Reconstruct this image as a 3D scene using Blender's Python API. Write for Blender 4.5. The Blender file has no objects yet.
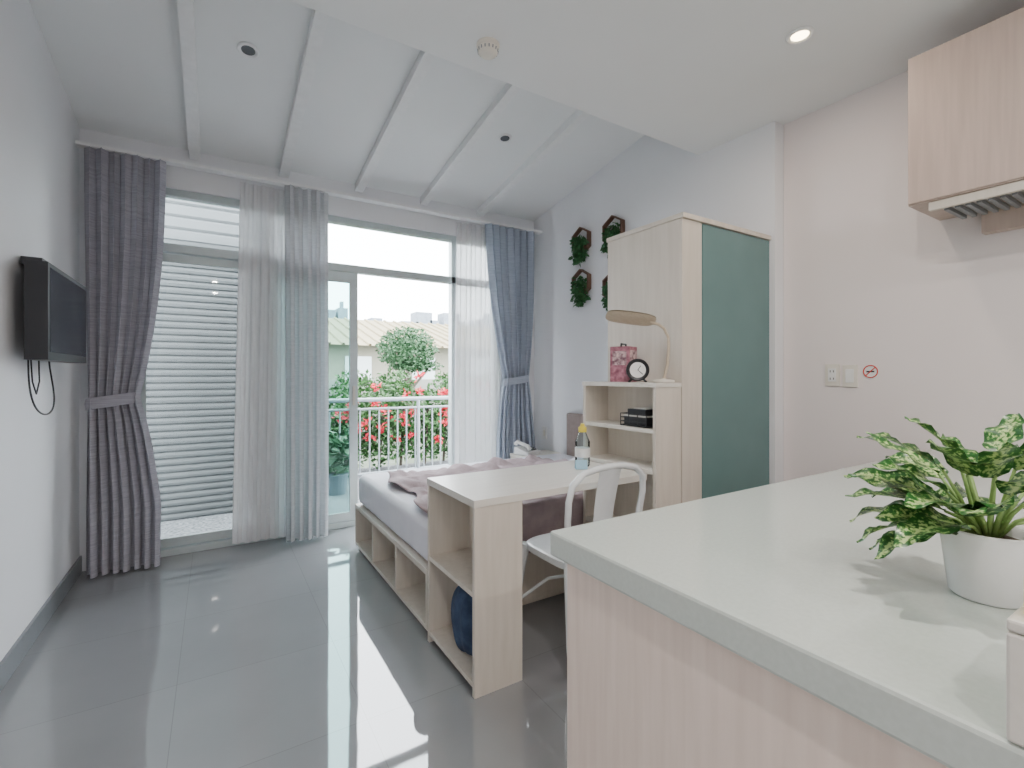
import bpy, math, random
from mathutils import Vector, Matrix
random.seed(7)
pi=math.pi
scene=bpy.context.scene

# ---------------------------------------------------------------- materials
def newmat(name):
    m=bpy.data.materials.new(name); m.use_nodes=True
    nt=m.node_tree; b=nt.nodes['Principled BSDF']
    return m,nt,b
def L(nt,a,b): nt.links.new(a,b)
def rgba(c): return (c[0],c[1],c[2],1)
def mat(name,col,rough=.5,metal=0,col2=None,scale=(4,4,4),nscale=5,bump=0,bscale=60,detail=3,spec=.5,coat=0,emit=None,es=0,trans=0):
    m,nt,b=newmat(name)
    b.inputs['Base Color'].default_value=rgba(col)
    b.inputs['Roughness'].default_value=rough
    b.inputs['Metallic'].default_value=metal
    b.inputs['Specular IOR Level'].default_value=spec
    b.inputs['Coat Weight'].default_value=coat
    tc=nt.nodes.new('ShaderNodeTexCoord')
    if col2 is None:
        col2=tuple(c*.95 for c in col)
    mp=nt.nodes.new('ShaderNodeMapping'); mp.inputs['Scale'].default_value=scale
    L(nt,tc.outputs['Object'],mp.inputs['Vector'])
    n=nt.nodes.new('ShaderNodeTexNoise'); n.inputs['Scale'].default_value=nscale; n.inputs['Detail'].default_value=detail
    L(nt,mp.outputs[0],n.inputs['Vector'])
    r=nt.nodes.new('ShaderNodeValToRGB')
    r.color_ramp.elements[0].position=.35; r.color_ramp.elements[1].position=.65
    r.color_ramp.elements[0].color=rgba(col2); r.color_ramp.elements[1].color=rgba(col)
    L(nt,n.outputs['Fac'],r.inputs['Fac']); L(nt,r.outputs['Color'],b.inputs['Base Color'])
    if bump>0:
        n2=nt.nodes.new('ShaderNodeTexNoise'); n2.inputs['Scale'].default_value=bscale; n2.inputs['Detail'].default_value=2
        L(nt,tc.outputs['Object'],n2.inputs['Vector'])
        bp=nt.nodes.new('ShaderNodeBump'); bp.inputs['Strength'].default_value=bump; bp.inputs['Distance'].default_value=.01
        L(nt,n2.outputs['Fac'],bp.inputs['Height']); L(nt,bp.outputs[0],b.inputs['Normal'])
    if emit:
        b.inputs['Emission Color'].default_value=rgba(emit); b.inputs['Emission Strength'].default_value=es
    return m
def fabric(name,col,col2,transl=.35,transp=0.0,scale=(3,3,60)):
    m=mat(name,col,.95,col2=col2,scale=scale,nscale=3,bump=.15,bscale=300,spec=.1)
    nt=m.node_tree; b=nt.nodes['Principled BSDF']; out=nt.nodes['Material Output']
    src=b.inputs['Base Color'].links[0].from_socket
    t=nt.nodes.new('ShaderNodeBsdfTranslucent'); L(nt,src,t.inputs['Color'])
    mx=nt.nodes.new('ShaderNodeMixShader'); mx.inputs[0].default_value=transl
    L(nt,b.outputs[0],mx.inputs[1]); L(nt,t.outputs[0],mx.inputs[2])
    last=mx
    if transp>0:
        tp=nt.nodes.new('ShaderNodeBsdfTransparent')
        m2=nt.nodes.new('ShaderNodeMixShader'); m2.inputs[0].default_value=transp
        L(nt,mx.outputs[0],m2.inputs[1]); L(nt,tp.outputs[0],m2.inputs[2]); last=m2
    L(nt,last.outputs[0],out.inputs['Surface'])
    return m

WALL=mat('wall_paint',(.84,.85,.88),.75,col2=(.82,.83,.86),nscale=.5,bump=.05,bscale=150)
WALLR=mat('wall_paint_warm',(.84,.775,.765),.7,col2=(.82,.755,.745),nscale=.5,bump=.05,bscale=150)
CEIL=mat('ceiling_paint',(.85,.87,.88),.6,col2=(.83,.85,.86),nscale=.5,bump=.03,bscale=120)
CEILG=mat('ceiling_gloss',(.87,.89,.90),.4,col2=(.85,.87,.88),nscale=.5)
WHITE=mat('white_paint',(.90,.91,.92),.4)
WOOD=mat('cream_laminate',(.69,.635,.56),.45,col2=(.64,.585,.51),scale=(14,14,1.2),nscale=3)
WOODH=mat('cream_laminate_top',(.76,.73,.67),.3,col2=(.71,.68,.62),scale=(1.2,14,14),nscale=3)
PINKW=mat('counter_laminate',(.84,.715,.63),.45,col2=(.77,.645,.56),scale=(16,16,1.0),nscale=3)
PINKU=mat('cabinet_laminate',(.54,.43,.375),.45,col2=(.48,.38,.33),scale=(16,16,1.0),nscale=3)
TEAL=mat('teal_door',(.13,.235,.235),.25,col2=(.12,.22,.22),nscale=.8)
STONE=mat('countertop_stone',(.56,.61,.57),.14,col2=(.53,.58,.54),nscale=30,spec=.5)
BASE=mat('baseboard_tile',(.23,.25,.27),.3)
ALU=mat('aluminium_frame',(.50,.56,.57),.35,metal=.2)
BLACK=mat('black_plastic',(.015,.016,.02),.35)
SCREEN=mat('tv_screen',(.02,.025,.035),.15)
STEEL=mat('white_metal',(.80,.84,.86),.25,spec=.6)
CHROME=mat('brushed_metal',(.6,.58,.53),.3,metal=.9)
PLASW=mat('white_plastic',(.85,.85,.84),.35)
IVORY=mat('ivory_plastic',(.80,.76,.68),.4)
REDP=mat('red_print',(.65,.05,.04),.5)
GOLD=mat('lamp_shade_oak',(.56,.47,.36),.4,col2=(.50,.41,.30),scale=(3,20,20))
PINK=mat('pink_box',(.55,.24,.30),.5,col2=(.25,.08,.12),nscale=9)
PHOTO=mat('box_print',(.75,.55,.55),.5,col2=(.16,.07,.10),nscale=12)
YEL=mat('yellow_plastic',(.85,.68,.08),.35)
BLUEBAG=mat('navy_fabric',(.05,.08,.15),.9,col2=(.03,.05,.10),nscale=6,bump=.4,bscale=40)
SHEET=mat('white_sheet',(.82,.82,.88),.9,col2=(.78,.78,.85),nscale=2,bump=.25,bscale=9)
MAUVE=mat('mauve_blanket',(.43,.34,.355),.95,col2=(.35,.275,.29),nscale=4,bump=.4,bscale=50)
TAUPE=mat('taupe_panel',(.36,.29,.27),.8,col2=(.32,.26,.24),nscale=8)
POT=mat('white_ceramic',(.86,.86,.87),.25)
SOIL=mat('soil',(.08,.055,.035),.95,bump=.6,bscale=80)
STEM=mat('plant_stem',(.25,.40,.12),.5)
IVY=mat('ivy_leaf',(.05,.18,.06),.6,col2=(.02,.09,.03),nscale=20)
HEXW=mat('hex_wood',(.14,.075,.05),.5)
GREEN1=mat('shrub_leaf',(.04,.13,.025),.6,col2=(.018,.07,.013),nscale=3)
GREEN2=mat('tree_leaf',(.045,.12,.047),.6,col2=(.025,.08,.03),nscale=2)
FLOWER=mat('red_petal',(.55,.015,.04),.6)
BARK=mat('bark',(.08,.065,.05),.9,bump=.5)
ROOF=mat('tile_roof',(.25,.21,.12),.8,col2=(.21,.175,.10),nscale=1)
CREAM=mat('render_wall',(.23,.22,.17),.8)
CITY=mat('city_concrete',(.19,.22,.25),.8,col2=(.14,.16,.19),nscale=.3)
SHUT=mat('shutter_metal',(.105,.112,.115),.5,col2=(.095,.102,.105),nscale=2,scale=(1,1,1),spec=.2)
SHUT2=mat('siding_metal',(.16,.17,.175),.5,col2=(.15,.16,.165),nscale=2,scale=(1,1,1),spec=.2)
RAIL=mat('railing_paint',(.26,.29,.31),.4)
GRASS=mat('garden_ground',(.10,.12,.09),.95,col2=(.07,.09,.05),nscale=2)
GWALL=mat('garden_wall_paint',(.25,.25,.22),.9)
BLUECARD=mat('card_print',(.35,.6,.75),.5)
PAPER=mat('paper',(.8,.8,.76),.8)
BULB=mat('lamp_glow',(1,.9,.75),.5,emit=(1,.80,.5),es=14)
DARKGLASS=mat('downlight_lens',(.10,.11,.12),.2)
GRAVEL=mat('gravel',(.22,.23,.24),.9,col2=(.06,.065,.07),nscale=14,scale=(3,3,3),detail=6)

# floor tiles
FLOOR,nt,b=newmat('floor_tile')
tc=nt.nodes.new('ShaderNodeTexCoord'); mp=nt.nodes.new('ShaderNodeMapping'); L(nt,tc.outputs['Object'],mp.inputs['Vector'])
mp.inputs['Location'].default_value=(.13,.05,0)
br=nt.nodes.new('ShaderNodeTexBrick'); br.offset=0; br.inputs['Scale'].default_value=1
br.inputs['Brick Width'].default_value=.6; br.inputs['Row Height'].default_value=.6
br.inputs['Mortar Size'].default_value=.0014; br.inputs['Mortar Smooth'].default_value=.2
br.inputs['Color1'].default_value=(.285,.295,.31,1); br.inputs['Color2'].default_value=(.275,.285,.30,1); br.inputs['Mortar'].default_value=(.21,.22,.23,1)
L(nt,mp.outputs[0],br.inputs['Vector'])
n=nt.nodes.new('ShaderNodeTexNoise'); n.inputs['Scale'].default_value=2.2; n.inputs['Detail'].default_value=6; L(nt,tc.outputs['Object'],n.inputs['Vector'])
mx=nt.nodes.new('ShaderNodeMixRGB'); mx.blend_type='MULTIPLY'; mx.inputs[0].default_value=.2
L(nt,br.outputs['Color'],mx.inputs[1]); L(nt,n.outputs['Fac'],mx.inputs[2]); L(nt,mx.outputs[0],b.inputs['Base Color'])
b.inputs['Roughness'].default_value=.035; b.inputs['IOR'].default_value=2.05
n3=nt.nodes.new('ShaderNodeTexNoise'); n3.inputs['Scale'].default_value=3.5; L(nt,tc.outputs['Object'],n3.inputs['Vector'])
bp=nt.nodes.new('ShaderNodeBump'); bp.inputs['Strength'].default_value=.03; bp.inputs['Distance'].default_value=.02
L(nt,n3.outputs['Fac'],bp.inputs['Height']); L(nt,bp.outputs[0],b.inputs['Normal'])

# glass
def glass(name,tint):
    m,nt,b=newmat(name); nt.nodes.remove(b); out=nt.nodes['Material Output']
    tp=nt.nodes.new('ShaderNodeBsdfTransparent'); tp.inputs[0].default_value=rgba(tint)
    gl=nt.nodes.new('ShaderNodeBsdfGlossy'); gl.inputs['Roughness'].default_value=.02
    fr=nt.nodes.new('ShaderNodeFresnel'); fr.inputs[0].default_value=1.3
    mx=nt.nodes.new('ShaderNodeMixShader'); L(nt,fr.outputs[0],mx.inputs[0]); L(nt,tp.outputs[0],mx.inputs[1]); L(nt,gl.outputs[0],mx.inputs[2])
    L(nt,mx.outputs[0],out.inputs['Surface']); return m
GLASS=glass('window_glass',(.97,.99,.985)); GLASSG=glass('window_glass_tinted',(.62,.78,.77))
CLEARP=glass('clear_bottle',(.82,.90,.92))

CURT_L=fabric('curtain_mauve',(.47,.465,.52),(.36,.355,.41),.12)
CURT_M=fabric('curtain_grey',(.62,.635,.67),(.54,.555,.59),.15)
CURT_R=fabric('curtain_blue',(.46,.51,.60),(.37,.42,.51),.15)
SHEER=fabric('curtain_sheer',(.84,.84,.86),(.81,.81,.83),.25,.09,scale=(4,4,4))

# variegated leaf
VLEAF,nt,b=newmat('variegated_leaf')
uv=nt.nodes.new('ShaderNodeUVMap'); uv.uv_map='UVMap'
sx=nt.nodes.new('ShaderNodeSeparateXYZ'); L(nt,uv.outputs[0],sx.inputs[0])
tc=nt.nodes.new('ShaderNodeTexCoord')
no=nt.nodes.new('ShaderNodeTexNoise'); no.inputs['Scale'].default_value=170; no.inputs['Detail'].default_value=4; L(nt,tc.outputs['Object'],no.inputs['Vector'])
s=nt.nodes.new('ShaderNodeMath'); s.operation='SUBTRACT'; L(nt,sx.outputs[1],s.inputs[0]); s.inputs[1].default_value=.5
a=nt.nodes.new('ShaderNodeMath'); a.operation='ABSOLUTE'; L(nt,s.outputs[0],a.inputs[0])
k=nt.nodes.new('ShaderNodeMath'); k.operation='MULTIPLY_ADD'; L(nt,a.outputs[0],k.inputs[0]); k.inputs[1].default_value=-.33; L(nt,no.outputs['Fac'],k.inputs[2])
r=nt.nodes.new('ShaderNodeValToRGB'); e=r.color_ramp.elements
e[0].position=.37; e[0].color=(.018,.10,.02,1); e[1].position=.52; e[1].color=(.46,.60,.24,1)
x=e.new(.44); x.color=(.07,.22,.045,1)
L(nt,k.outputs[0],r.inputs[0]); L(nt,r.outputs[0],b.inputs['Base Color'])
b.inputs['Roughness'].default_value=.32

# ---------------------------------------------------------------- mesh builder
class M:
    def __init__(s,name):
        s.name=name; s.v=[]; s.f=[]; s.mi=[]; s.mats=[]; s.uv={}
    def m(s,mt):
        if mt not in s.mats: s.mats.append(mt)
        return s.mats.index(mt)
    def add(s,vs,fs,mt):
        o=len(s.v); s.v+= [tuple(q) for q in vs]; i=s.m(mt)
        for f in fs: s.f.append([o+q for q in f]); s.mi.append(i)
        return o
    def box(s,x0,x1,y0,y1,z0,z1,mt,T=None):
        vs=[Vector((x,y,z)) for z in (z0,z1) for y in (y0,y1) for x in (x0,x1)]
        if T is not None: vs=[T@q for q in vs]
        s.add(vs,[(0,2,3,1),(4,5,7,6),(0,1,5,4),(2,6,7,3),(0,4,6,2),(1,3,7,5)],mt)
    def tube(s,pts,r,mt,seg=12,caps=True,closed=False,flat=None):
        pts=[Vector(p) for p in pts]; n=len(pts)
        rs=r if isinstance(r,(list,tuple)) else [r]*n
        vs=[];fs=[]; up=None
        for i,p in enumerate(pts):
            if closed: d=pts[(i+1)%n]-pts[i-1]
            else: d=pts[min(i+1,n-1)]-pts[max(i-1,0)]
            d.normalize()
            if up is None:
                up=Vector((0,0,1)) if abs(d.z)<.9 else Vector((1,0,0))
            a=d.cross(up)
            if a.length<1e-4: a=d.cross(Vector((0,1,0)))
            a.normalize(); b=a.cross(d).normalized(); up=b
            for k in range(seg):
                t=2*pi*k/seg; vs.append(p+(a*math.cos(t)+b*math.sin(t))*rs[i])
        m_=n if closed else n-1
        for i in range(m_):
            j=(i+1)%n
            for k in range(seg):
                l=(k+1)%seg; fs.append((i*seg+k,i*seg+l,j*seg+l,j*seg+k))
        if caps and not closed:
            fs.append(tuple(range(seg-1,-1,-1))); fs.append(tuple((n-1)*seg+k for k in range(seg)))
        s.add(vs,fs,mt)
    def lathe(s,prof,c,mt,seg=32,T=None):
        vs=[];fs=[]
        for (r,z) in prof:
            for k in range(seg):
                t=2*pi*k/seg; q=Vector((r*math.cos(t),r*math.sin(t),z))
                if T is not None: q=T@q
                vs.append(q+Vector(c))
        for i in range(len(prof)-1):
            for k in range(seg):
                l=(k+1)%seg; fs.append((i*seg+k,i*seg+l,(i+1)*seg+l,(i+1)*seg+k))
        fs.append(tuple(range(seg-1,-1,-1))); fs.append(tuple((len(prof)-1)*seg+k for k in range(seg)))
        s.add(vs,fs,mt)
    def grid(s,fn,nu,nv,mt,uv=False):
        vs=[fn(i/nu,j/nv) for j in range(nv+1) for i in range(nu+1)]
        fs=[(j*(nu+1)+i,j*(nu+1)+i+1,(j+1)*(nu+1)+i+1,(j+1)*(nu+1)+i) for j in range(nv) for i in range(nu)]
        o=s.add(vs,fs,mt)
        if uv:
            for j in range(nv+1):
                for i in range(nu+1): s.uv[o+j*(nu+1)+i]=(i/nu,j/nv)
    def leaves(s,c,rad,n,size,mt,shell=False,drop=False):
        for _ in range(n):
            while True:
                q=Vector((random.uniform(-1,1),random.uniform(-1,1),random.uniform(-1,1)))
                if q.length<=1 and (not shell or q.length>.7): break
            p=Vector(c)+Vector((q.x*rad[0],q.y*rad[1],q.z*rad[2]))
            d=Vector((random.gauss(0,1),random.gauss(0,1),random.gauss(0,.6)+(-.8 if drop else .2))).normalized()
            w=d.cross(Vector((random.gauss(0,1),random.gauss(0,1),random.gauss(0,1)))).normalized()
            l=size*random.uniform(.6,1.3); nrm=d.cross(w)*l*.15
            s.add([p,p+d*l*.5+w*l*.3+nrm,p+d*l,p+d*l*.5-w*l*.3+nrm,p+d*l*.5],[(0,4,1),(1,4,2),(2,4,3),(3,4,0)],mt)
    def build(s,smooth=True,bevel=0,parent=None,solid=0,sub=0,ang=40):
        me=bpy.data.meshes.new(s.name); me.from_pydata(s.v,[],s.f)
        for mt in s.mats: me.materials.append(mt)
        me.polygons.foreach_set('material_index',s.mi)
        if s.uv:
            ul=me.uv_layers.new(name='UVMap')
            for lp in me.loops:
                ul.data[lp.index].uv=s.uv.get(lp.vertex_index,(.5,1))
        if smooth:
            me.polygons.foreach_set('use_smooth',[True]*len(me.polygons))
            me.set_sharp_from_angle(angle=math.radians(ang))
        me.update()
        o=bpy.data.objects.new(s.name,me); scene.collection.objects.link(o)
        if solid: 
            md=o.modifiers.new('solid','SOLIDIFY'); md.thickness=solid
        if bevel:
            md=o.modifiers.new('bevel','BEVEL'); md.width=bevel; md.segments=2; md.limit_method='ANGLE'; md.harden_normals=False
        if sub:
            md=o.modifiers.new('sub','SUBSURF'); md.levels=sub; md.render_levels=sub
        if parent: o.parent=parent
        return o
def empty(name,loc=(0,0,0)):
    e=bpy.data.objects.new(name,None); scene.collection.objects.link(e); e.empty_display_size=.1; return e
def simple(name,boxes,mt,bevel=0,parent=None):
    o=M(name)
    for b in boxes: o.box(*b,mt)
    return o.build(smooth=False,bevel=bevel,parent=parent)

# ---------------------------------------------------------------- room shell
XL,XR,XR2,YB,YF=-.73,2.77,2.86,4.03,-2.6
ZE,ZC,YS=2.82,2.73,2.07
sl=.169
simple('floor',[(XL-.2,XR2+.2,YF-.2,YB+.12,-.12,0)],FLOOR)
simple('wall_left',[(XL-.15,XL,YF,YB+.12,0,4.2)],WALL)
simple('wall_right',[(XR,XR2+.15,1.555,YB+.12,0,4.2)],WALL)
simple('wall_right_kitchen',[(XR2,XR2+.15,YF,1.553,0,4.0)],WALLR)
simple('wall_front',[(XL-.15,XR2+.15,YF-.15,YF,0,4.0)],WALL)
WX0,WX1,WZ=-.50,2.36,2.54
simple('wall_back',[(XL,WX0,YB,YB+.12,0,2.95),(WX1,XR,YB,YB+.12,0,2.95),(WX0,WX1,YB,YB+.12,WZ,2.95)],WALL)
simple('ceiling',[(XL,XR2,YF,YS,ZC,ZC+.12)],CEIL)
c=M('ceiling_sloped')
y0,y1=YB+.12,1.6
def zs(y): return ZE+sl*(YB-y)
c.add([(XL,y0,zs(y0)),(XR,y0,zs(y0)),(XR,y1,zs(y1)),(XL,y1,zs(y1)),(XL,y0,zs(y0)+.12),(XR,y0,zs(y0)+.12),(XR,y1,zs(y1)+.12),(XL,y1,zs(y1)+.12)],
      [(0,1,2,3),(7,6,5,4),(0,4,5,1),(1,5,6,2),(2,6,7,3),(3,7,4,0)],CEILG)
c.build(smooth=False)
simple('ceiling_fascia',[(XL,XR,YS-.06,YS,ZC+.121,zs(YS)-.005)],CEIL)
for i in range(5):
    xc=-.118+i*.565
    w=.032; h=.058
    m=M('trim_%d'%(i+1)); ya,yb=YB-.002,YS+.005
    m.add([(xc-w,ya,zs(ya)-.002),(xc+w,ya,zs(ya)-.002),(xc+w,yb,zs(yb)-.002),(xc-w,yb,zs(yb)-.002),
           (xc-w,ya,zs(ya)-h),(xc+w,ya,zs(ya)-h),(xc+w,yb,zs(yb)-h),(xc-w,yb,zs(yb)-h)],
          [(0,3,2,1),(4,5,6,7),(0,1,5,4),(1,2,6,5),(2,3,7,6),(3,0,4,7)],WHITE)
    m.build(smooth=False)
simple('baseboard_left',[(XL,XL+.012,YF,YB,0,.10)],BASE)
simple('baseboard_right',[(XR-.012,XR,2.2,YB,0,.10)],BASE)
simple('trim_curtain_track',[(XL+.01,XR-.01,3.86,3.93,2.655,2.675)],WHITE)

# ---------------------------------------------------------------- windows / doors
Y0,Y1=4.05,4.12
w=M('window_1')
w.box(WX0,WX1,Y0,Y1,WZ-.05,WZ,ALU); w.box(WX0,WX1,Y0,Y1,0,.045,ALU)
w.box(WX0,WX1,Y0,Y1,2.10,2.16,ALU)
for x in (WX0,.33,1.86,WX1-.05): w.box(x,x+.05,Y0,Y1,.045,WZ-.05,ALU)
w.box(WX0+.05,WX1-.05,4.085,4.089,2.16,WZ-.05,GLASS)
w.box(1.91,WX1-.05,4.085,4.089,.045,2.10,GLASS)
w.build(smooth=False,bevel=.004)
d=M('door_1')
d.box(.385,1.01,4.052,4.082,2.01,2.095,ALU); d.box(.385,1.01,4.052,4.082,.05,.12,ALU)
d.box(.385,.44,4.052,4.082,.12,2.01,ALU); d.box(.945,1.01,4.052,4.082,.12,2.01,ALU)
d.box(.44,.945,4.064,4.068,.12,2.01,GLASSG)
d.box(.965,.985,4.03,4.052,1.0,1.16,CHROME)
d.build(smooth=False,bevel=.003)
d=M('door_2')
d.box(WX0+.055,.325,4.09,4.115,2.04,2.095,ALU); d.box(WX0+.055,.325,4.09,4.115,.05,.11,ALU)
d.box(WX0+.055,WX0+.10,4.09,4.115,.11,2.04,ALU); d.box(.275,.325,4.09,4.115,.11,2.04,ALU)
d.box(WX0+.10,.275,4.10,4.104,.11,2.04,GLASS)
d.build(smooth=False,bevel=.003)

# ---------------------------------------------------------------- curtains
def curtain(name,x0,x1,y,z0,z1,n,amp,mt,tie=None,seed=0,bx0=None,bx1=None,tieband=None):
    m=M(name); bx0=x0 if bx0 is None else bx0; bx1=x1 if bx1 is None else bx1
    rnd=random.Random(seed); A_=[rnd.uniform(.55,1.3) for _ in range(n+1)]
    def fn(u,v):
        z=z1+(z0-z1)*v
        a,b=x0+(bx0-x0)*v,x1+(bx1-x1)*v
        am=amp*(.7+.5*v)
        if tie:
            zt,ta,tb=tie
            if z>zt: k=((z1-z)/(z1-zt)); k=k**2.6
            else: k=1-min(1,(zt-z)/(zt-z0)*1.6)**.7; 
            k=max(0,min(1,k)); a=a+(ta-a)*k; b=b+(tb-b)*k
            am*=1-.15*k
        uu=u+ .012*math.sin(9*v+seed)*math.sin(pi*u)+.02*math.sin(2*pi*u*2.3+seed)*math.sin(pi*u)
        x=a+(b-a)*uu
        f_=u*n; i0=min(n-1,int(f_)); q_=A_[i0]+(A_[i0+1]-A_[i0])*(f_-i0)
        am*=.25+.7*q_
        yy=y+am*math.sin(2*pi*n*uu+ .8*math.sin(3*v+seed)) + amp*.35*math.sin(2*pi*n*.37*uu+seed+2*v)
        x+= amp*.25*math.sin(4*pi*n*uu+1.3)
        return (x,yy,z)
    m.grid(fn,n*14,48,mt)
    if tie:
        zt,ta,tb=tie; cx=(ta+tb)/2; rx=(tb-ta)/2+.012; ry=amp*1.25+.008
        vs=[];fs=[];S=40
        for j,dz in enumerate((-.035,0.0,.035)):
            for k in range(S):
                t=2*pi*k/S; q=1 if j==1 else .97
                vs.append((cx+rx*q*math.cos(t),y+ry*q*math.sin(t),zt+dz+.02*math.cos(t)))
        for j in range(2):
            for k in range(S): fs.append((j*S+k,j*S+(k+1)%S,(j+1)*S+(k+1)%S,(j+1)*S+k))
        m.add(vs,fs,mt)
    return m.build(ang=180)
curtain('curtain',-.69,-.28,3.865,.015,2.65,7,.036,CURT_L,tie=(1.09,-.665,-.42),seed=1,bx0=-.675,bx1=-.31)
curtain('curtain',2.12,2.66,3.87,.02,2.65,7,.034,CURT_R,tie=(1.20,2.32,2.585),seed=2,bx0=2.26,bx1=2.67)
curtain('curtain',.43,.735,3.87,.02,2.65,5,.034,CURT_M,seed=3,bx0=.44,bx1=.73)
curtain('sheer_curtain',.15,.48,3.98,.03,2.65,6,.020,SHEER,seed=4,bx0=.10,bx1=.46)
curtain('sheer_curtain',1.87,2.32,3.98,.03,2.65,9,.020,SHEER,seed=5,bx0=1.86,bx1=2.36)

# ---------------------------------------------------------------- exterior
simple('balcony_floor',[(-2.2,7,YB+.13,6.6,-.14,-.02)],GRAVEL)
sh=M('roller_shutter')
xs0,xs1,ys=-1.7,.60,5.12
prof=[];z=-.02
while z<2.30:
    prof+= [(ys,z),(ys-.018,z+.010),(ys-.022,z+.030),(ys-.016,z+.050)]; z+=.06
vs=[];fs=[]
for (yy,zz) in prof: vs+=[(xs0,yy,zz),(xs1,yy,zz)]
for i in range(len(prof)-1): fs.append((2*i,2*i+1,2*i+3,2*i+2))
sh.add(vs,fs,SHUT)
sh.box(xs0,xs1,ys-.05,ys+.05,2.34,2.42,SHUT)
prof=[];z=2.42
while z<3.6:
    prof+= [(ys,z),(ys-.02,z+.02),(ys-.02,z+.09)]; z+=.11
vs=[];fs=[]
for (yy,zz) in prof: vs+=[(xs0,yy,zz),(xs1,yy,zz)]
for i in range(len(prof)-1): fs.append((2*i,2*i+1,2*i+3,2*i+2))
sh.add(vs,fs,SHUT2)
sh.box(xs1-.0,xs1+.06,ys-.06,ys+.06,-.02,3.6,SHUT2)
sh.build(smooth=False)
r=M('balcony_railing'); ry=5.8
r.tube([(.70,ry,.95),(6.5,ry,.95)],.025,RAIL); r.tube([(.70,ry,.84),(6.5,ry,.84)],.014,RAIL); r.tube([(.70,ry,.06),(6.5,ry,.06)],.018,RAIL)
x=.78
while x<6.4: r.tube([(x,ry,.06),(x,ry,.84)],.009,RAIL,8); x+=.115
for x in (.72,2.2,3.8,5.4): r.tube([(x,ry,-.02),(x,ry,.95)],.022,RAIL)
r.build()
sb=M('flowering_bush')
for k in range(16):
    cx=.9+k*.33; cy=6.42+random.uniform(-.06,.16); h=random.uniform(.9,1.25)
    if k<3: h*=.85
    sb.tube([(cx,cy,-.02),(cx+.05,cy,h*.8)],.02,BARK,6)
    sb.leaves((cx,cy,h*.55),(.33,.28,h*.55),800,.08,GREEN1)
    for q in range(6):
        fc=(cx+random.uniform(-.28,.28),cy-.28+random.uniform(-.06,.15),h*random.uniform(.3,1.08))
        sb.leaves(fc,(.05,.05,.05),15,.072,FLOWER)
sb.build(smooth=False)
fp=M('leafy_potted_shrub')
for k in range(1):
    cx=1.10+k*.36; cy=5.35
    fp.lathe([(0,-.02),(.10,-.02),(.13,.18),(.135,.19),(.12,.19),(0,.17)],(cx,cy,0),CITY,20)
    fp.leaves((cx,cy,.40),(.17,.17,.24),150,.15,GREEN2)
fp.build(smooth=False)
tr=M('topiary_tree'); tx,ty=3.12,8.8
tr.tube([(tx+.15,ty,-.1),(tx-.02,ty,.5),(tx+.12,ty,.95),(tx,ty,1.3)],[.07,.06,.05,.03],BARK,10)
tr.leaves((tx,ty,1.74),(.56,.5,.42),3800,.07,GREEN2); tr.leaves((tx+.2,ty,1.42),(.5,.3,.14),700,.07,GREEN2)
tr.tube([(tx+.1,ty,1.0),(tx+.4,ty,1.35)],.025,BARK,8); tr.tube([(tx+.1,ty,1.0),(tx-.25,ty,1.45)],.025,BARK,8)
tr.build(smooth=False)
fb=M('round_shrub')
for (qx,qy,qr) in ((4.3,9.0,.5),(5.3,9.3,.6),(2.2,9.1,.45),(3.1,9.6,.5),(6.3,9.2,.6),(1.1,9.2,.5)):
    fb.tube([(qx,qy,-.1),(qx,qy,.6)],.04,BARK,8); fb.leaves((qx,qy,.85),(qr,qr*.7,.5),1100,.09,GREEN1)
fb.build(smooth=False)
simple('garden_ground',[(-30,60,6.62,200,-.5,-.1)],GRASS)
hs=M('neighbour_house')
hs.box(-2,22,17,25,-.1,2.35,CREAM)
hs.add([(-3,16.3,2.25),(23,16.3,2.25),(23,22,3.75),(-3,22,3.75),(-3,28,2.25),(23,28,2.25)],[(0,1,2,3),(3,2,5,4)],ROOF)
for i in range(60):
    x=-3+i*.44
    hs.tube([(x,16.3,2.27),(x,22,3.77)],.05,ROOF,6,caps=False)
for i in range(9): hs.box(-1+i*2.4,-.1+i*2.4,16.95,17.0,.9,1.9,ALU)
hs.build(smooth=False)
gw=simple('garden_wall',[(-3,14,10.6,10.75,-.1,1.15)],GWALL)
ct=M('city_skyline')
rr=random.Random(3)
for i in range(46):
    x=-20+i*3.6; h=rr.uniform(10,17); wd=rr.uniform(1.8,4.5)
    ct.box(x,x+wd,110,114,-.1,h,CITY)
    if rr.random()<.4: ct.box(x+wd*.3,x+wd*.6,110.5,112,h,h+1.5,CITY)
ct.build(smooth=False)

# ---------------------------------------------------------------- wardrobe
w=M('wardrobe')
wx0,wx1,wy0,wy1,wz=1.99,2.765,1.585,2.12,2.065
w.box(wx0,wx0+.02,wy0+.02,wy1,.0,wz-.025,WOOD)
w.box(wx1-.02,wx1,wy0+.02,wy1,.0,wz-.025,WOOD)
w.box(wx0+.02,wx1-.02,wy1-.012,wy1,.0,wz-.025,WOOD)
w.box(wx0+.02,wx1-.02,wy0+.02,wy1-.012,.06,.08,WOOD)
w.box(wx0-.006,wx1,wy0-.012,wy1+.005,wz-.025,wz,WOOD)
w.box(wx0+.0,wx0+.155,wy0,wy0+.02,.0,wz-.027,WOOD)
w.box(wx0+.16,wx1-.004,wy0-.002,wy0+.016,.08,wz-.03,TEAL)
w.box(wx0+.16,wx1-.004,wy0+.006,wy0+.02,.0,.075,WOOD)
w.build(smooth=False,bevel=.002)

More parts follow.
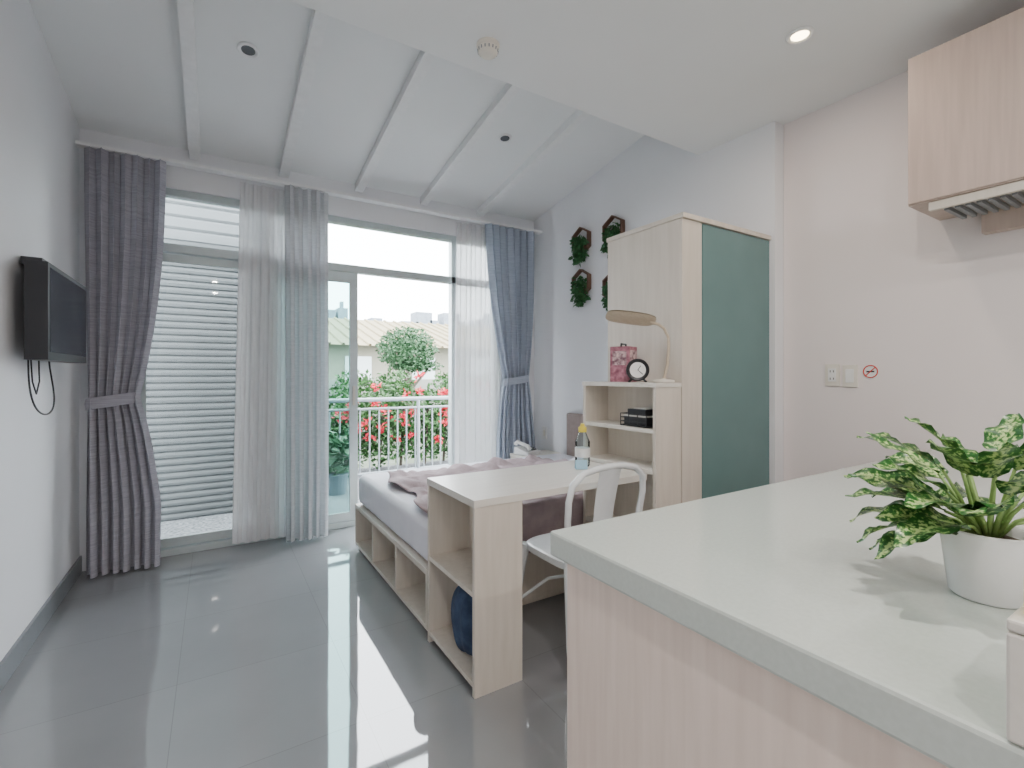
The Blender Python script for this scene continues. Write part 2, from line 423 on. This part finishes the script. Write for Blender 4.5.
# ---------------------------------------------------------------- shelf unit beside wardrobe
s=M('shelf_unit')
sx0,sx1,sy0,sy1=1.80,1.982,1.585,2.12; t=.02
s.box(sx0,sx1,sy0,sy0+t,0,1.19,WOOD); s.box(sx0,sx1,sy1-t,sy1,0,1.19,WOOD)
s.box(sx0-.004,sx1,sy0-.004,sy1+.004,1.19,1.212,WOODH)
s.box(sx1-.008,sx1,sy0+t,sy1-t,0,1.19,WOOD)
for z in (.06,.42,.766,.965): s.box(sx0,sx1-.008,sy0+t,sy1-t,z,z+t,WOODH)
s.build(smooth=False,bevel=.0015)

# ---------------------------------------------------------------- desk
d=M('desk')
dx0,dx1,dy0,dy1,dz=.85,1.07,1.64,2.12,.766; t=.02
d.box(dx0-.003,1.794,dy0-.003,dy1+.003,dz-.03,dz,WOODH)
d.box(dx0,dx1,dy0,dy0+t,0,dz-.03,WOOD); d.box(dx0,dx1,dy1-t,dy1,0,dz-.03,WOOD)
d.box(dx1-.012,dx1,dy0+t,dy1-t,0,dz-.03,WOOD)
for z in (.035,.385): d.box(dx0,dx1-.012,dy0+t,dy1-t,z,z+t,WOOD)
d.build(smooth=False,bevel=.0015)

bg=M('folded_bag')
def bagf(u,v):
    th=2*pi*u; ph=pi*v-pi/2
    r=math.cos(ph)**.6 if math.cos(ph)>0 else 0
    r*=1+.06*math.sin(5*th+3*v)+.05*math.sin(9*th)
    return (.945+.075*r*math.cos(th),1.85+.12*r*math.sin(th),.055+.14+.14*math.sin(ph)*(1+.04*math.sin(3*th)))
bg.grid(bagf,48,24,BLUEBAG)
bg.tube([(.93,1.80,.31),(.92,1.80,.345),(.92,1.86,.356),(.92,1.92,.345),(.93,1.92,.31)],.008,BLUEBAG,8)
bg.build(ang=180)

# ---------------------------------------------------------------- bed
bed=empty('bed')
b=M('frame'); bx0,bx1,by0,by1=.86,2.74,2.152,3.53; t=.022
b.box(bx0,bx1,by0,by1,.29,.32,WOOD)
b.box(bx0,bx1,by0,by1,.03,.05,WOOD); b.box(bx0+.02,bx1,by0+.02,by1-.02,0,.03,WOOD)
for y in (by0,by0+.46,by0+.92,by1-t): b.box(bx0,bx0+.38,y,y+t,.05,.29,WOOD)
b.box(bx0+.38,bx0+.40,by0,by1,.05,.29,WOOD)
b.box(bx0+.4,bx1,by0,by0+t,.05,.29,WOOD); b.box(bx0+.4,bx1,by1-t,by1,.05,.29,WOOD); b.box(bx1-t,bx1,by0+t,by1-t,.05,.29,WOOD)
b.build(smooth=False,bevel=.0015,parent=bed)
mt=M('mattress')
mt.box(bx0+.015,bx1-.02,by0+.01,by1-.01,.322,.535,SHEET)
o=mt.build(bevel=.0,parent=bed,ang=180)
md=o.modifiers.new('b','BEVEL'); md.width=.045; md.segments=5
bk=M('blanket')
def blf(u,v):
    x=.96+ (2.3-.96)*u + .03*math.sin(7*v+2)
    s_=v*1.42
    if s_<.28: z=.29+s_*.93+.0; y=2.144-.006*math.sin(20*u)*(1-s_/.28)
    else:
        y=2.150+(s_-.28); z=.548
    wob=.018*math.sin(13*u+5*v)+.016*math.sin(23*v+6*u)+.010*math.sin(37*u-11*v)+.008*math.sin(61*u+17*v)
    if s_>=.28: z+=abs(wob)*min(1,(s_-.28)*8)+.004
    if u<.12: x+=.05*math.sin(14*v)*(1-u/.12)
    return (x,max(y,2.136),z)
bk.grid(blf,90,90,MAUVE)
bk.build(solid=.006,parent=bed,ang=180)
hb=M('headboard')
hb.box(2.685,2.735,2.20,3.40,.50,.91,TAUPE); hb.box(2.69,2.735,2.25,2.30,.32,.50,WOOD); hb.box(2.69,2.735,3.28,3.33,.32,.50,WOOD)
hb.build(bevel=.015,parent=bed)
pl=M('pillow')
def pil(cx,cy,cz,a,b_,h,m_,tilt=0):
    for sg in (1,-1):
        def f(u,v):
            X=2*u-1;Y=2*v-1
            th=h*((1-abs(X)**2.6)*(1-abs(Y)**2.6))**.55
            k=1-.08*(1-abs(Y)) * abs(X)
            p=Vector((X*a*k,Y*b_*k,sg*th)); p=Matrix.Rotation(tilt,3,'Y')@p
            return (cx+p.x,cy+p.y,cz+p.z)
        pl.grid(f,24,24,m_)
pil(2.47,2.57,.60,.19,.30,.06,SHEET,0)
pl.build(parent=bed,ang=180)

ns=M('nightstand')
ns.box(2.33,2.755,3.55,3.79,.50,.52,WOODH); ns.box(2.34,2.36,3.555,3.785,0,.50,WOOD); ns.box(2.73,2.75,3.555,3.785,0,.50,WOOD); ns.box(2.36,2.73,3.77,3.785,0,.50,WOOD); ns.box(2.36,2.73,3.56,3.58,.26,.49,WOOD); ns.box(2.36,2.73,3.56,3.77,.22,.24,WOOD)
ns.build(smooth=False,bevel=.002)
tp=M('telephone')
T=Matrix.Translation((2.44,3.66,.522))@Matrix.Rotation(.3,4,'Z')
vs=[T@Vector(q) for q in [(-.09,-.08,0),(.09,-.08,0),(.09,.08,0),(-.09,.08,0),(-.09,-.08,.03),(.09,-.08,.03),(.09,.08,.07),(-.09,.08,.07)]]
tp.add(vs,[(3,2,1,0),(4,5,6,7),(0,1,5,4),(1,2,6,5),(2,3,7,6),(3,0,4,7)],PLASW)
tp.tube([T@Vector(q) for q in [(-.065,-.085,.055),(-.065,-.06,.085),(-.065,0,.10),(-.065,.06,.115),(-.065,.085,.09)]],[.02,.018,.014,.018,.02],PLASW,12)
for i in range(3):
    for j in range(4):
        tp.box(.0+i*.025,.016+i*.025,-.06+j*.028,-.042+j*.028,.04+j*.007,.05+j*.007,BLACK,T)
tp.build(bevel=.003)

# ---------------------------------------------------------------- chair
ch=M('metal_chair'); cx,cy=1.465,1.775
def P(x,y,z): return (cx+x,cy+y,z)
S=48; vs=[];fs=[]
def sq(t,a):
    c_,s_=math.cos(t),math.sin(t); e=.45
    return (a*math.copysign(abs(c_)**e,c_),a*math.copysign(abs(s_)**e,s_))
rings=[(.03,.437),(.12,.438),(.165,.443),(.190,.446),(.198,.440),(.198,.412),(.192,.412)]
for a_,z in rings:
    for k in range(S):
        p=sq(2*pi*k/S,a_); vs.append(P(p[0],p[1],z))
for i in range(len(rings)-1):
    for k in range(S): fs.append((i*S+k,i*S+(k+1)%S,(i+1)*S+(k+1)%S,(i+1)*S+k))
fs.append(tuple(range(S)))
ch.add(vs,fs,STEEL)
for sxn in (-1,1):
    ch.tube([P(sxn*.178,.172,.43),P(sxn*.195,.185,.32),P(sxn*.212,.20,.12),P(sxn*.228,.215,.0)],[.026,.023,.018,.015],STEEL,12)
    ch.tube([P(sxn*.178,-.172,.43),P(sxn*.195,-.195,.32),P(sxn*.212,-.22,.12),P(sxn*.222,-.245,.0)],[.026,.023,.018,.015],STEEL,12)
    ch.tube([P(sxn*.205,.195,.15),P(sxn*.10,.09,.27),P(0,0,.30),],.008,STEEL,8)
    ch.tube([P(sxn*.205,-.21,.15),P(sxn*.10,-.09,.27),P(0,0,.30)],.008,STEEL,8)
hoop=[(-.185,-.165,.42),(-.20,-.185,.52),(-.212,-.20,.63),(-.218,-.215,.72),(-.205,-.225,.79),(-.15,-.232,.835),(-.07,-.236,.85),(0,-.237,.853)]
hoop=hoop+[(-a_,b_,c_) for a_,b_,c_ in reversed(hoop[:-1])]
ch.tube([P(*q) for q in hoop],.0145,STEEL,12)
def spl(u,v):
    z=.43+.42*v; y=-.165-.072*v+.012*math.sin(pi*v); hw=.052+.012*v
    x=(2*u-1)*hw; y-= .01*(1-(2*u-1)**2)
    return P(x,y,z)
ch.grid(spl,8,16,STEEL)
ch.build()

# ---------------------------------------------------------------- desk items
bt=M('water_bottle'); c0=(1.66,1.96,.767)
bt.lathe([(.0,0),(.036,0),(.039,.01),(.039,.085),(.036,.095),(.039,.105),(.039,.13),(.020,.175),(.018,.18)],c0,CLEARP,28)
bt.lathe([(.0401,.05),(.0404,.052),(.0404,.095),(.0401,.097)],c0,PLASW,28)
bt.lathe([(.020,.18),(.022,.182),(.022,.205),(.012,.212),(.010,.225),(.0,.226)],c0,YEL,24)
bt.build()
cd=M('desk_card')
T=Matrix.Translation((1.60,1.90,.768))@Matrix.Rotation(-.5,4,'Z')
cd.add([T@Vector(q) for q in [(-.03,-.02,0),(.03,-.02,0),(.03,.0,.045),(-.03,.0,.045),(.03,.02,0),(-.03,.02,0)]],[(0,1,2,3),(3,2,4,5),(0,5,4,1)],BLUECARD)
cd.build(smooth=False)

pb=M('photo_box')
T=Matrix.Translation((1.89,1.89,1.213))@Matrix.Rotation(.35,4,'Z')
pb.box(-.05,.05,-.055,.055,0,.19,PINK,T); pb.box(-.052,-.0505,-.04,.04,.09,.165,PHOTO,T); pb.box(-.04,.04,-.0575,-.0555,.02,.07,PAPER,T); pb.box(-.04,.04,-.0575,-.0555,.09,.17,PHOTO,T)
pb.tube([T@Vector(q) for q in [(-.03,0,.19),(-.03,0,.205),(.03,0,.205),(.03,0,.19)]],.005,BLACK,8)
pb.build(smooth=False,bevel=.003)
ck=M('alarm_clock')
R=Matrix.Rotation(pi/2,3,'X'); R=Matrix.Rotation(-.75,3,'Z')@R
cc=(1.855,1.755,1.276)
ck.lathe([(.0,-.02),(.05,-.02),(.058,-.012),(.058,.014),(.052,.02),(.044,.016)],cc,BLACK,36,T=R)
ck.lathe([(.0,.0162),(.040,.0162),(.040,.0168),(0,.0168)],cc,PLASW,36,T=R)
for a_,l in ((.6,.026),(2.3,.034)):
    p=R@Vector((math.sin(a_)*l,math.cos(a_)*l,.0185)); q=R@Vector((0,0,.0185)); ck.tube([Vector(cc)+q,Vector(cc)+p],.0018,BLACK,6)
for sg in (-1,1):
    a_=R@Vector((sg*.03,-.048,0)); b_=R@Vector((sg*.045,-.063,0)); ck.tube([Vector(cc)+a_,Vector(cc)+b_],.006,BLACK,8)
ck.build()
lp=M('desk_lamp')
lp.lathe([(0,0),(.050,0),(.053,.004),(.051,.012),(.012,.018),(.01,.02)],(1.922,1.642,1.213),IVORY,36)
arm=[(1.922,1.642,1.23),(1.935,1.632,1.30),(1.94,1.628,1.38),(1.94,1.63,1.44),(1.92,1.64,1.485),(1.89,1.65,1.505),(1.85,1.67,1.515)]
lp.tube(arm,.0075,GOLD,12)
ax=Vector((-.23,.13,.035)).normalized()
sd_=ax.cross(Vector((0,0,1))).normalized(); nz=sd_.cross(ax).normalized()
rot=Matrix.Rotation(.5,3,ax); sd_=rot@sd_; nz=rot@nz
C=Vector((1.765,1.715,1.532))
def shade(sg):
    def f(u,v):
        t=2*pi*u; X=.125*math.copysign(abs(math.cos(t))**.55,math.cos(t))*v; Y=.050*math.copysign(abs(math.sin(t))**.6,math.sin(t))*v
        z=sg*(.018*(1-v**4)) + (.006 if sg>0 else 0)
        return C+ax*X+sd_*Y+nz*z
    return f
lp.grid(shade(1),40,10,GOLD); lp.grid(shade(-.3),40,10,GOLD)
lp.build()
ty=M('paper_tray')
ty.box(1.815,1.965,1.66,1.84,.987,.993,BLACK)
for z in (1.01,1.03,1.05):
    ty.tube([(1.817,1.662,z),(1.817,1.838,z),(1.963,1.838,z),(1.963,1.662,z)],.0025,BLACK,6,closed=True)
for y in (1.662,1.72,1.78,1.838):
    for x in (1.817,1.963): ty.tube([(x,y,.99),(x,y,1.05)],.0025,BLACK,6)
ty.box(1.83,1.95,1.675,1.825,.993,1.035,BLACK); ty.box(1.825,1.94,1.67,1.82,1.036,1.043,PAPER); ty.box(1.83,1.955,1.68,1.80,1.044,1.075,BLACK); ty.box(1.85,1.93,1.69,1.78,1.076,1.08,PAPER)
ty.build(smooth=False)

# ---------------------------------------------------------------- hex wall planters
for (hy,hz,rx) in ((3.26,2.43,.125),(3.26,2.06,.125),(2.86,2.42,.125),(2.86,1.97,.125)):
    h=M('hexagon_wall_planter')
    x0,x1=XR-.045,XR-.002
    o_=[];i_=[]
    for k in range(6):
        a_=pi/6+k*pi/3
        o_.append((hy+rx*math.cos(a_),hz+rx*math.sin(a_))); i_.append((hy+rx*.90*math.cos(a_),hz+rx*.90*math.sin(a_)))
    vs=[(x0,*p) for p in o_]+[(x0,*p) for p in i_]+[(x1,*p) for p in o_]+[(x1,*p) for p in i_]
    fs=[]
    for k in range(6):
        l=(k+1)%6
        fs+=[(k,6+k,6+l,l),(12+k,12+l,18+l,18+k),(k,l,12+l,12+k),(6+k,18+k,18+l,6+l)]
    h.add(vs,fs,HEXW)
    h.box(x0,x1,hy-.07,hy+.07,hz-.095,hz-.05,HEXW)
    h.leaves((x0+.005,hy,hz-.02),(.035,.095,.075),210,.045,IVY,drop=True)
    h.leaves((x0-.005,hy-.01,hz-.12),(.03,.095,.07),180,.045,IVY,drop=True)
    h.build(smooth=False)

# ---------------------------------------------------------------- TV
tv=M('television')
x0,x1,ya,yb,za,zb=-.70,-.605,2.78,3.50,1.315,1.735
tv.box(x0+.02,x1,ya,yb,za,zb,BLACK); tv.box(x0,x0+.02,ya+.08,yb-.08,za+.05,zb-.05,BLACK)
tv.box(x1,x1+.002,ya+.025,yb-.025,za+.035,zb-.02,SCREEN)
tv.box(XL+.001,XL+.012,3.02,3.28,1.42,1.66,BLACK); tv.box(XL+.012,x0,3.05,3.09,1.46,1.62,BLACK); tv.box(XL+.012,x0,3.2,3.24,1.46,1.62,BLACK)
tv.box(XL+.01,x0+.05,2.90,3.2,zb,zb+.035,BLACK)
cab=[]
for i in range(40):
    k=i/39; t_=2*pi*k
    cab.append((XL+.02+.02*math.sin(k*pi),3.12-.16*math.cos(t_*.5+.2)-.05*math.sin(t_),1.33-.27*math.sin(k*pi)**.7))
tv.tube(cab,.004,BLACK,8)
tv.tube([(XL+.02,3.0,1.32),(XL+.02,3.02,1.22),(XL+.015,3.10,1.16),(XL+.012,3.16,1.22),(XL+.012,3.15,1.32)],.0035,BLACK,8)
tv.build(bevel=.004)

# ---------------------------------------------------------------- kitchen counter
k=M('kitchen_counter')
k.box(.668,2.855,-1.6,.845,.0,.843,PINKW)
k.box(.64,2.855,-1.7,.87,.844,.90,STONE)
k.build(smooth=False,bevel=.006)

uc=M('upper_cabinet')
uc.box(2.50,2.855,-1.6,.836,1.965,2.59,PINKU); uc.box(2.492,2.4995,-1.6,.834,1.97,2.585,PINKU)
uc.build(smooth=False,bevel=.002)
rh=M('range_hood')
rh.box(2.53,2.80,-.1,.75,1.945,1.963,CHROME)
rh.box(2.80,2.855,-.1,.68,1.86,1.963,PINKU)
rh.box(2.51,2.53,-.1,.77,1.93,1.963,WOOD)
for i in range(22): rh.box(2.56,2.775,.72-i*.033,.735-i*.033,1.93,1.9445,BASE)
rh.build(smooth=False)

def plate(name,y,z,w,h,mt,n=1):
    p=M(name); X=XR2-.0005
    p.box(X-.009,X,y-w/2,y+w/2,z-h/2,z+h/2,mt)
    p.box(X-.013,X-.009,y-w*.28,y+w*.28,z-h*.3,z+h*.3,PLASW)
    if n==2:
        for dz in (-.02,.02):
            for dy in (-.008,.008): p.box(X-.0135,X-.0129,y+dy-.002,y+dy+.002,z+dz-.006,z+dz+.006,BLACK)
    p.build(smooth=False,bevel=.002)
plate('power_outlet',1.288,1.25,.07,.118,IVORY,2); plate('light_switch',1.203,1.245,.07,.118,IVORY)
p=M('power_outlet'); p.box(XR-.01,XR-.0005,3.80,3.87,.62,.74,PLASW); p.box(XR-.013,XR-.01,3.82,3.85,.65,.71,IVORY); p.build(smooth=False,bevel=.002)
st=M('no_smoking_sign')
R=Matrix.Rotation(-pi/2,3,'Y'); c0=(XR2-.001,1.112,1.268)
st.lathe([(0,0),(.036,0),(.036,.001),(0,.001)],c0,PLASW,32,T=R)
rg=[]
for i in range(32): rg.append((XR2-.003,1.112+.031*math.cos(2*pi*i/32),1.268+.031*math.sin(2*pi*i/32)))
st.tube(rg,.0028,REDP,8,closed=True)
st.tube([(XR2-.003,1.112-.022,1.268+.022),(XR2-.003,1.112+.022,1.268-.022)],.0025,REDP,8)
st.box(XR2-.003,XR2-.002,1.095,1.13,1.264,1.271,BLACK)
st.build()

wb=M('menu_box')
wb.box(.641,.80,-.12,.139,.901,1.005,WOODH); wb.box(.641,.80,-.12,.139,1.006,1.018,WOODH); wb.box(.655,.79,-.105,.130,1.019,1.06,YEL)
wb.build(smooth=False,bevel=.003)

# ---------------------------------------------------------------- potted plant
pp=empty('potted_plant')
pc=Vector((1.035,.245,.901))
po=M('pot')
po.lathe([(0,0),(.042,0),(.046,.004),(.057,.098),(.058,.105),(.055,.107),(.052,.103),(.050,.09),(0,.088)],pc,POT,48)
po.build(parent=pp)
so=M('soil'); so.lathe([(0,.0885),(.0485,.0885),(.049,.090),(.03,.096),(0,.098)],pc,SOIL,32); so.build(parent=pp)
lf=M('foliage')
rl=random.Random(11)
def leaf(base,az,el,length,width,droop,roll=0,fold=.22):
    base=Vector(base)
    d=Vector((math.cos(az)*math.cos(el),math.sin(az)*math.cos(el),math.sin(el)))
    side=Vector((-math.sin(az),math.cos(az),0))
    side=Matrix.Rotation(roll,3,d)@side
    pts=[];n=14;p=base.copy();dd=d.copy()
    for i in range(n+1):
        pts.append((p.copy(),dd.copy()))
        dd=(dd+Vector((0,0,-droop/n))).normalized(); p=p+dd*(length/n)
    def f(u,v):
        i=min(n,int(round(u*n))); P0,D=pts[i]
        w_=width*(math.sin(pi*min(1,u**.75))**.7 if 0<u<1 else 0)*(1-.2*u)
        s_=2*v-1; nn=side.cross(D).normalized()
        if nn.z<0: nn=-nn
        return P0+side*(w_*s_)+nn*(abs(s_)*w_*fold + .005*math.sin(u*16+az)*abs(s_))
    lf.grid(f,n,8,VLEAF,uv=True)
def stalk(az,el,sl_,ll,w_,droop,zb=.095,roll=0):
    b0=pc+Vector((math.cos(az)*.012,math.sin(az)*.012,zb))
    d=Vector((math.cos(az)*math.cos(el),math.sin(az)*math.cos(el),math.sin(el)))
    m_=b0+d*sl_*.5+Vector((0,0,.008)); e_=b0+d*sl_
    lf.tube([b0,m_,e_],[.0035,.003,.0022],STEM,8)
    leaf(e_,az,el*.6,ll,w_,droop,roll)
A=math.radians
spec=[(150,10,.04,.14,.030,.8),(160,24,.05,.15,.033,.7),(140,38,.06,.15,.032,.5),(112,25,.05,.13,.031,1.0),(128,14,.045,.13,.030,.9),
(82,38,.05,.13,.030,.9),(204,52,.06,.11,.030,.5),(52,35,.05,.12,.030,1.0),(20,42,.05,.12,.030,1.0),(270,48,.06,.10,.029,.7),(310,35,.05,.11,.029,1.1),(345,38,.05,.12,.030,1.0),
(155,52,.09,.13,.033,.4),(98,62,.10,.13,.031,.5),(35,64,.10,.12,.029,.5),(220,62,.09,.12,.031,.4),(320,60,.09,.12,.030,.6),(172,66,.11,.12,.031,.4),(122,4,.035,.12,.028,.8),(65,10,.035,.11,.028,1.0),(0,74,.13,.11,.029,.4),
(148,28,.035,.13,.031,.4),(164,42,.07,.13,.032,.6),(126,66,.11,.12,.030,.4),(196,68,.11,.11,.030,.3),(75,55,.09,.11,.029,.7),(240,58,.085,.10,.029,.5),(280,74,.12,.11,.029,.5),(100,6,.03,.11,.028,1.2),(140,76,.13,.10,.029,.3),(240,74,.12,.10,.029,.4),(182,44,.06,.11,.031,.5),(130,48,.07,.13,.031,.5),(108,44,.07,.13,.031,.6)]
for i,(az,el,s1,l1,w1,dr) in enumerate(spec):
    stalk(A(az+rl.uniform(-6,6)),A(el),s1*1.0,l1*1.0,w1*1.0,dr,roll=rl.uniform(-.6,.6))
lf.build(parent=pp,ang=180)

# ---------------------------------------------------------------- ceiling fixtures
def downlight(x,y,z,lit,tilt=0):
    m=M('recessed_downlight_or_fill'); T=Matrix.Rotation(tilt,3,'X')
    m.lathe([(.0,-.001),(.052,-.001),(.054,-.006),(.047,-.011),(.038,-.009),(.034,-.004),(.0,-.004)],(x,y,z),WHITE,36,T=T)
    m.lathe([(0,-.0055),(.034,-.0055),(.034,-.0045),(0,-.0045)],(x,y,z),BULB if lit else DARKGLASS,24,T=T)
    m.build()
downlight(.153,2.94,zs(2.94),False,math.atan(-sl)); downlight(1.81,3.01,zs(3.01),False,math.atan(-sl))
downlight(2.16,1.104,ZC,True)
def lamp(x,y,p,col=(1,.92,.86),size=.07):
    l=bpy.data.lights.new('downlight_or_fill_lamp','AREA'); l.shape='DISK'; l.size=size; l.energy=p; l.color=col
    o=bpy.data.objects.new('downlight_or_fill_lamp',l); o.location=(x,y,ZC-.02); scene.collection.objects.link(o)
lamp(2.16,1.104,4,(1,.84,.70))
for (x,y) in ((1.4,-.6),(.0,-.6),(1.4,-1.8),(.0,-1.8),(.9,.45)):  # added downlights, all out of view, made up as fill for the interior
    downlight(x,y,ZC,True); lamp(x,y,8 if (x==1.4 and y>-1) else 17)
sd=M('smoke_detector')
sd.lathe([(0,0),(.052,0),(.052,-.010),(.046,-.014),(.044,-.018),(.046,-.022),(.044,-.036),(.034,-.046),(.02,-.048),(0,-.048)],(1.04,1.877,ZC),IVORY,40)
for i in range(16):
    a_=2*pi*i/16; sd.tube([(1.04+.0455*math.cos(a_),1.877+.0455*math.sin(a_),ZC-.024),(1.04+.043*math.cos(a_),1.877+.043*math.sin(a_),ZC-.036)],.003,BASE,6)
sd.build()

# ---------------------------------------------------------------- world, camera
wd=bpy.data.worlds.new('World'); scene.world=wd; wd.use_nodes=True
bgn=wd.node_tree.nodes['Background']; bgn.inputs[0].default_value=(.90,.95,1,1); bgn.inputs[1].default_value=19
cam=bpy.data.cameras.new('camera'); co=bpy.data.objects.new('camera',cam); scene.collection.objects.link(co)
co.location=(0,0,1.25); co.rotation_euler=(pi/2,0,-math.radians(31.87))
cam.sensor_width=36; cam.lens=478/1024*36; cam.shift_y=-9/1024; cam.clip_start=.02; cam.clip_end=500
scene.camera=co
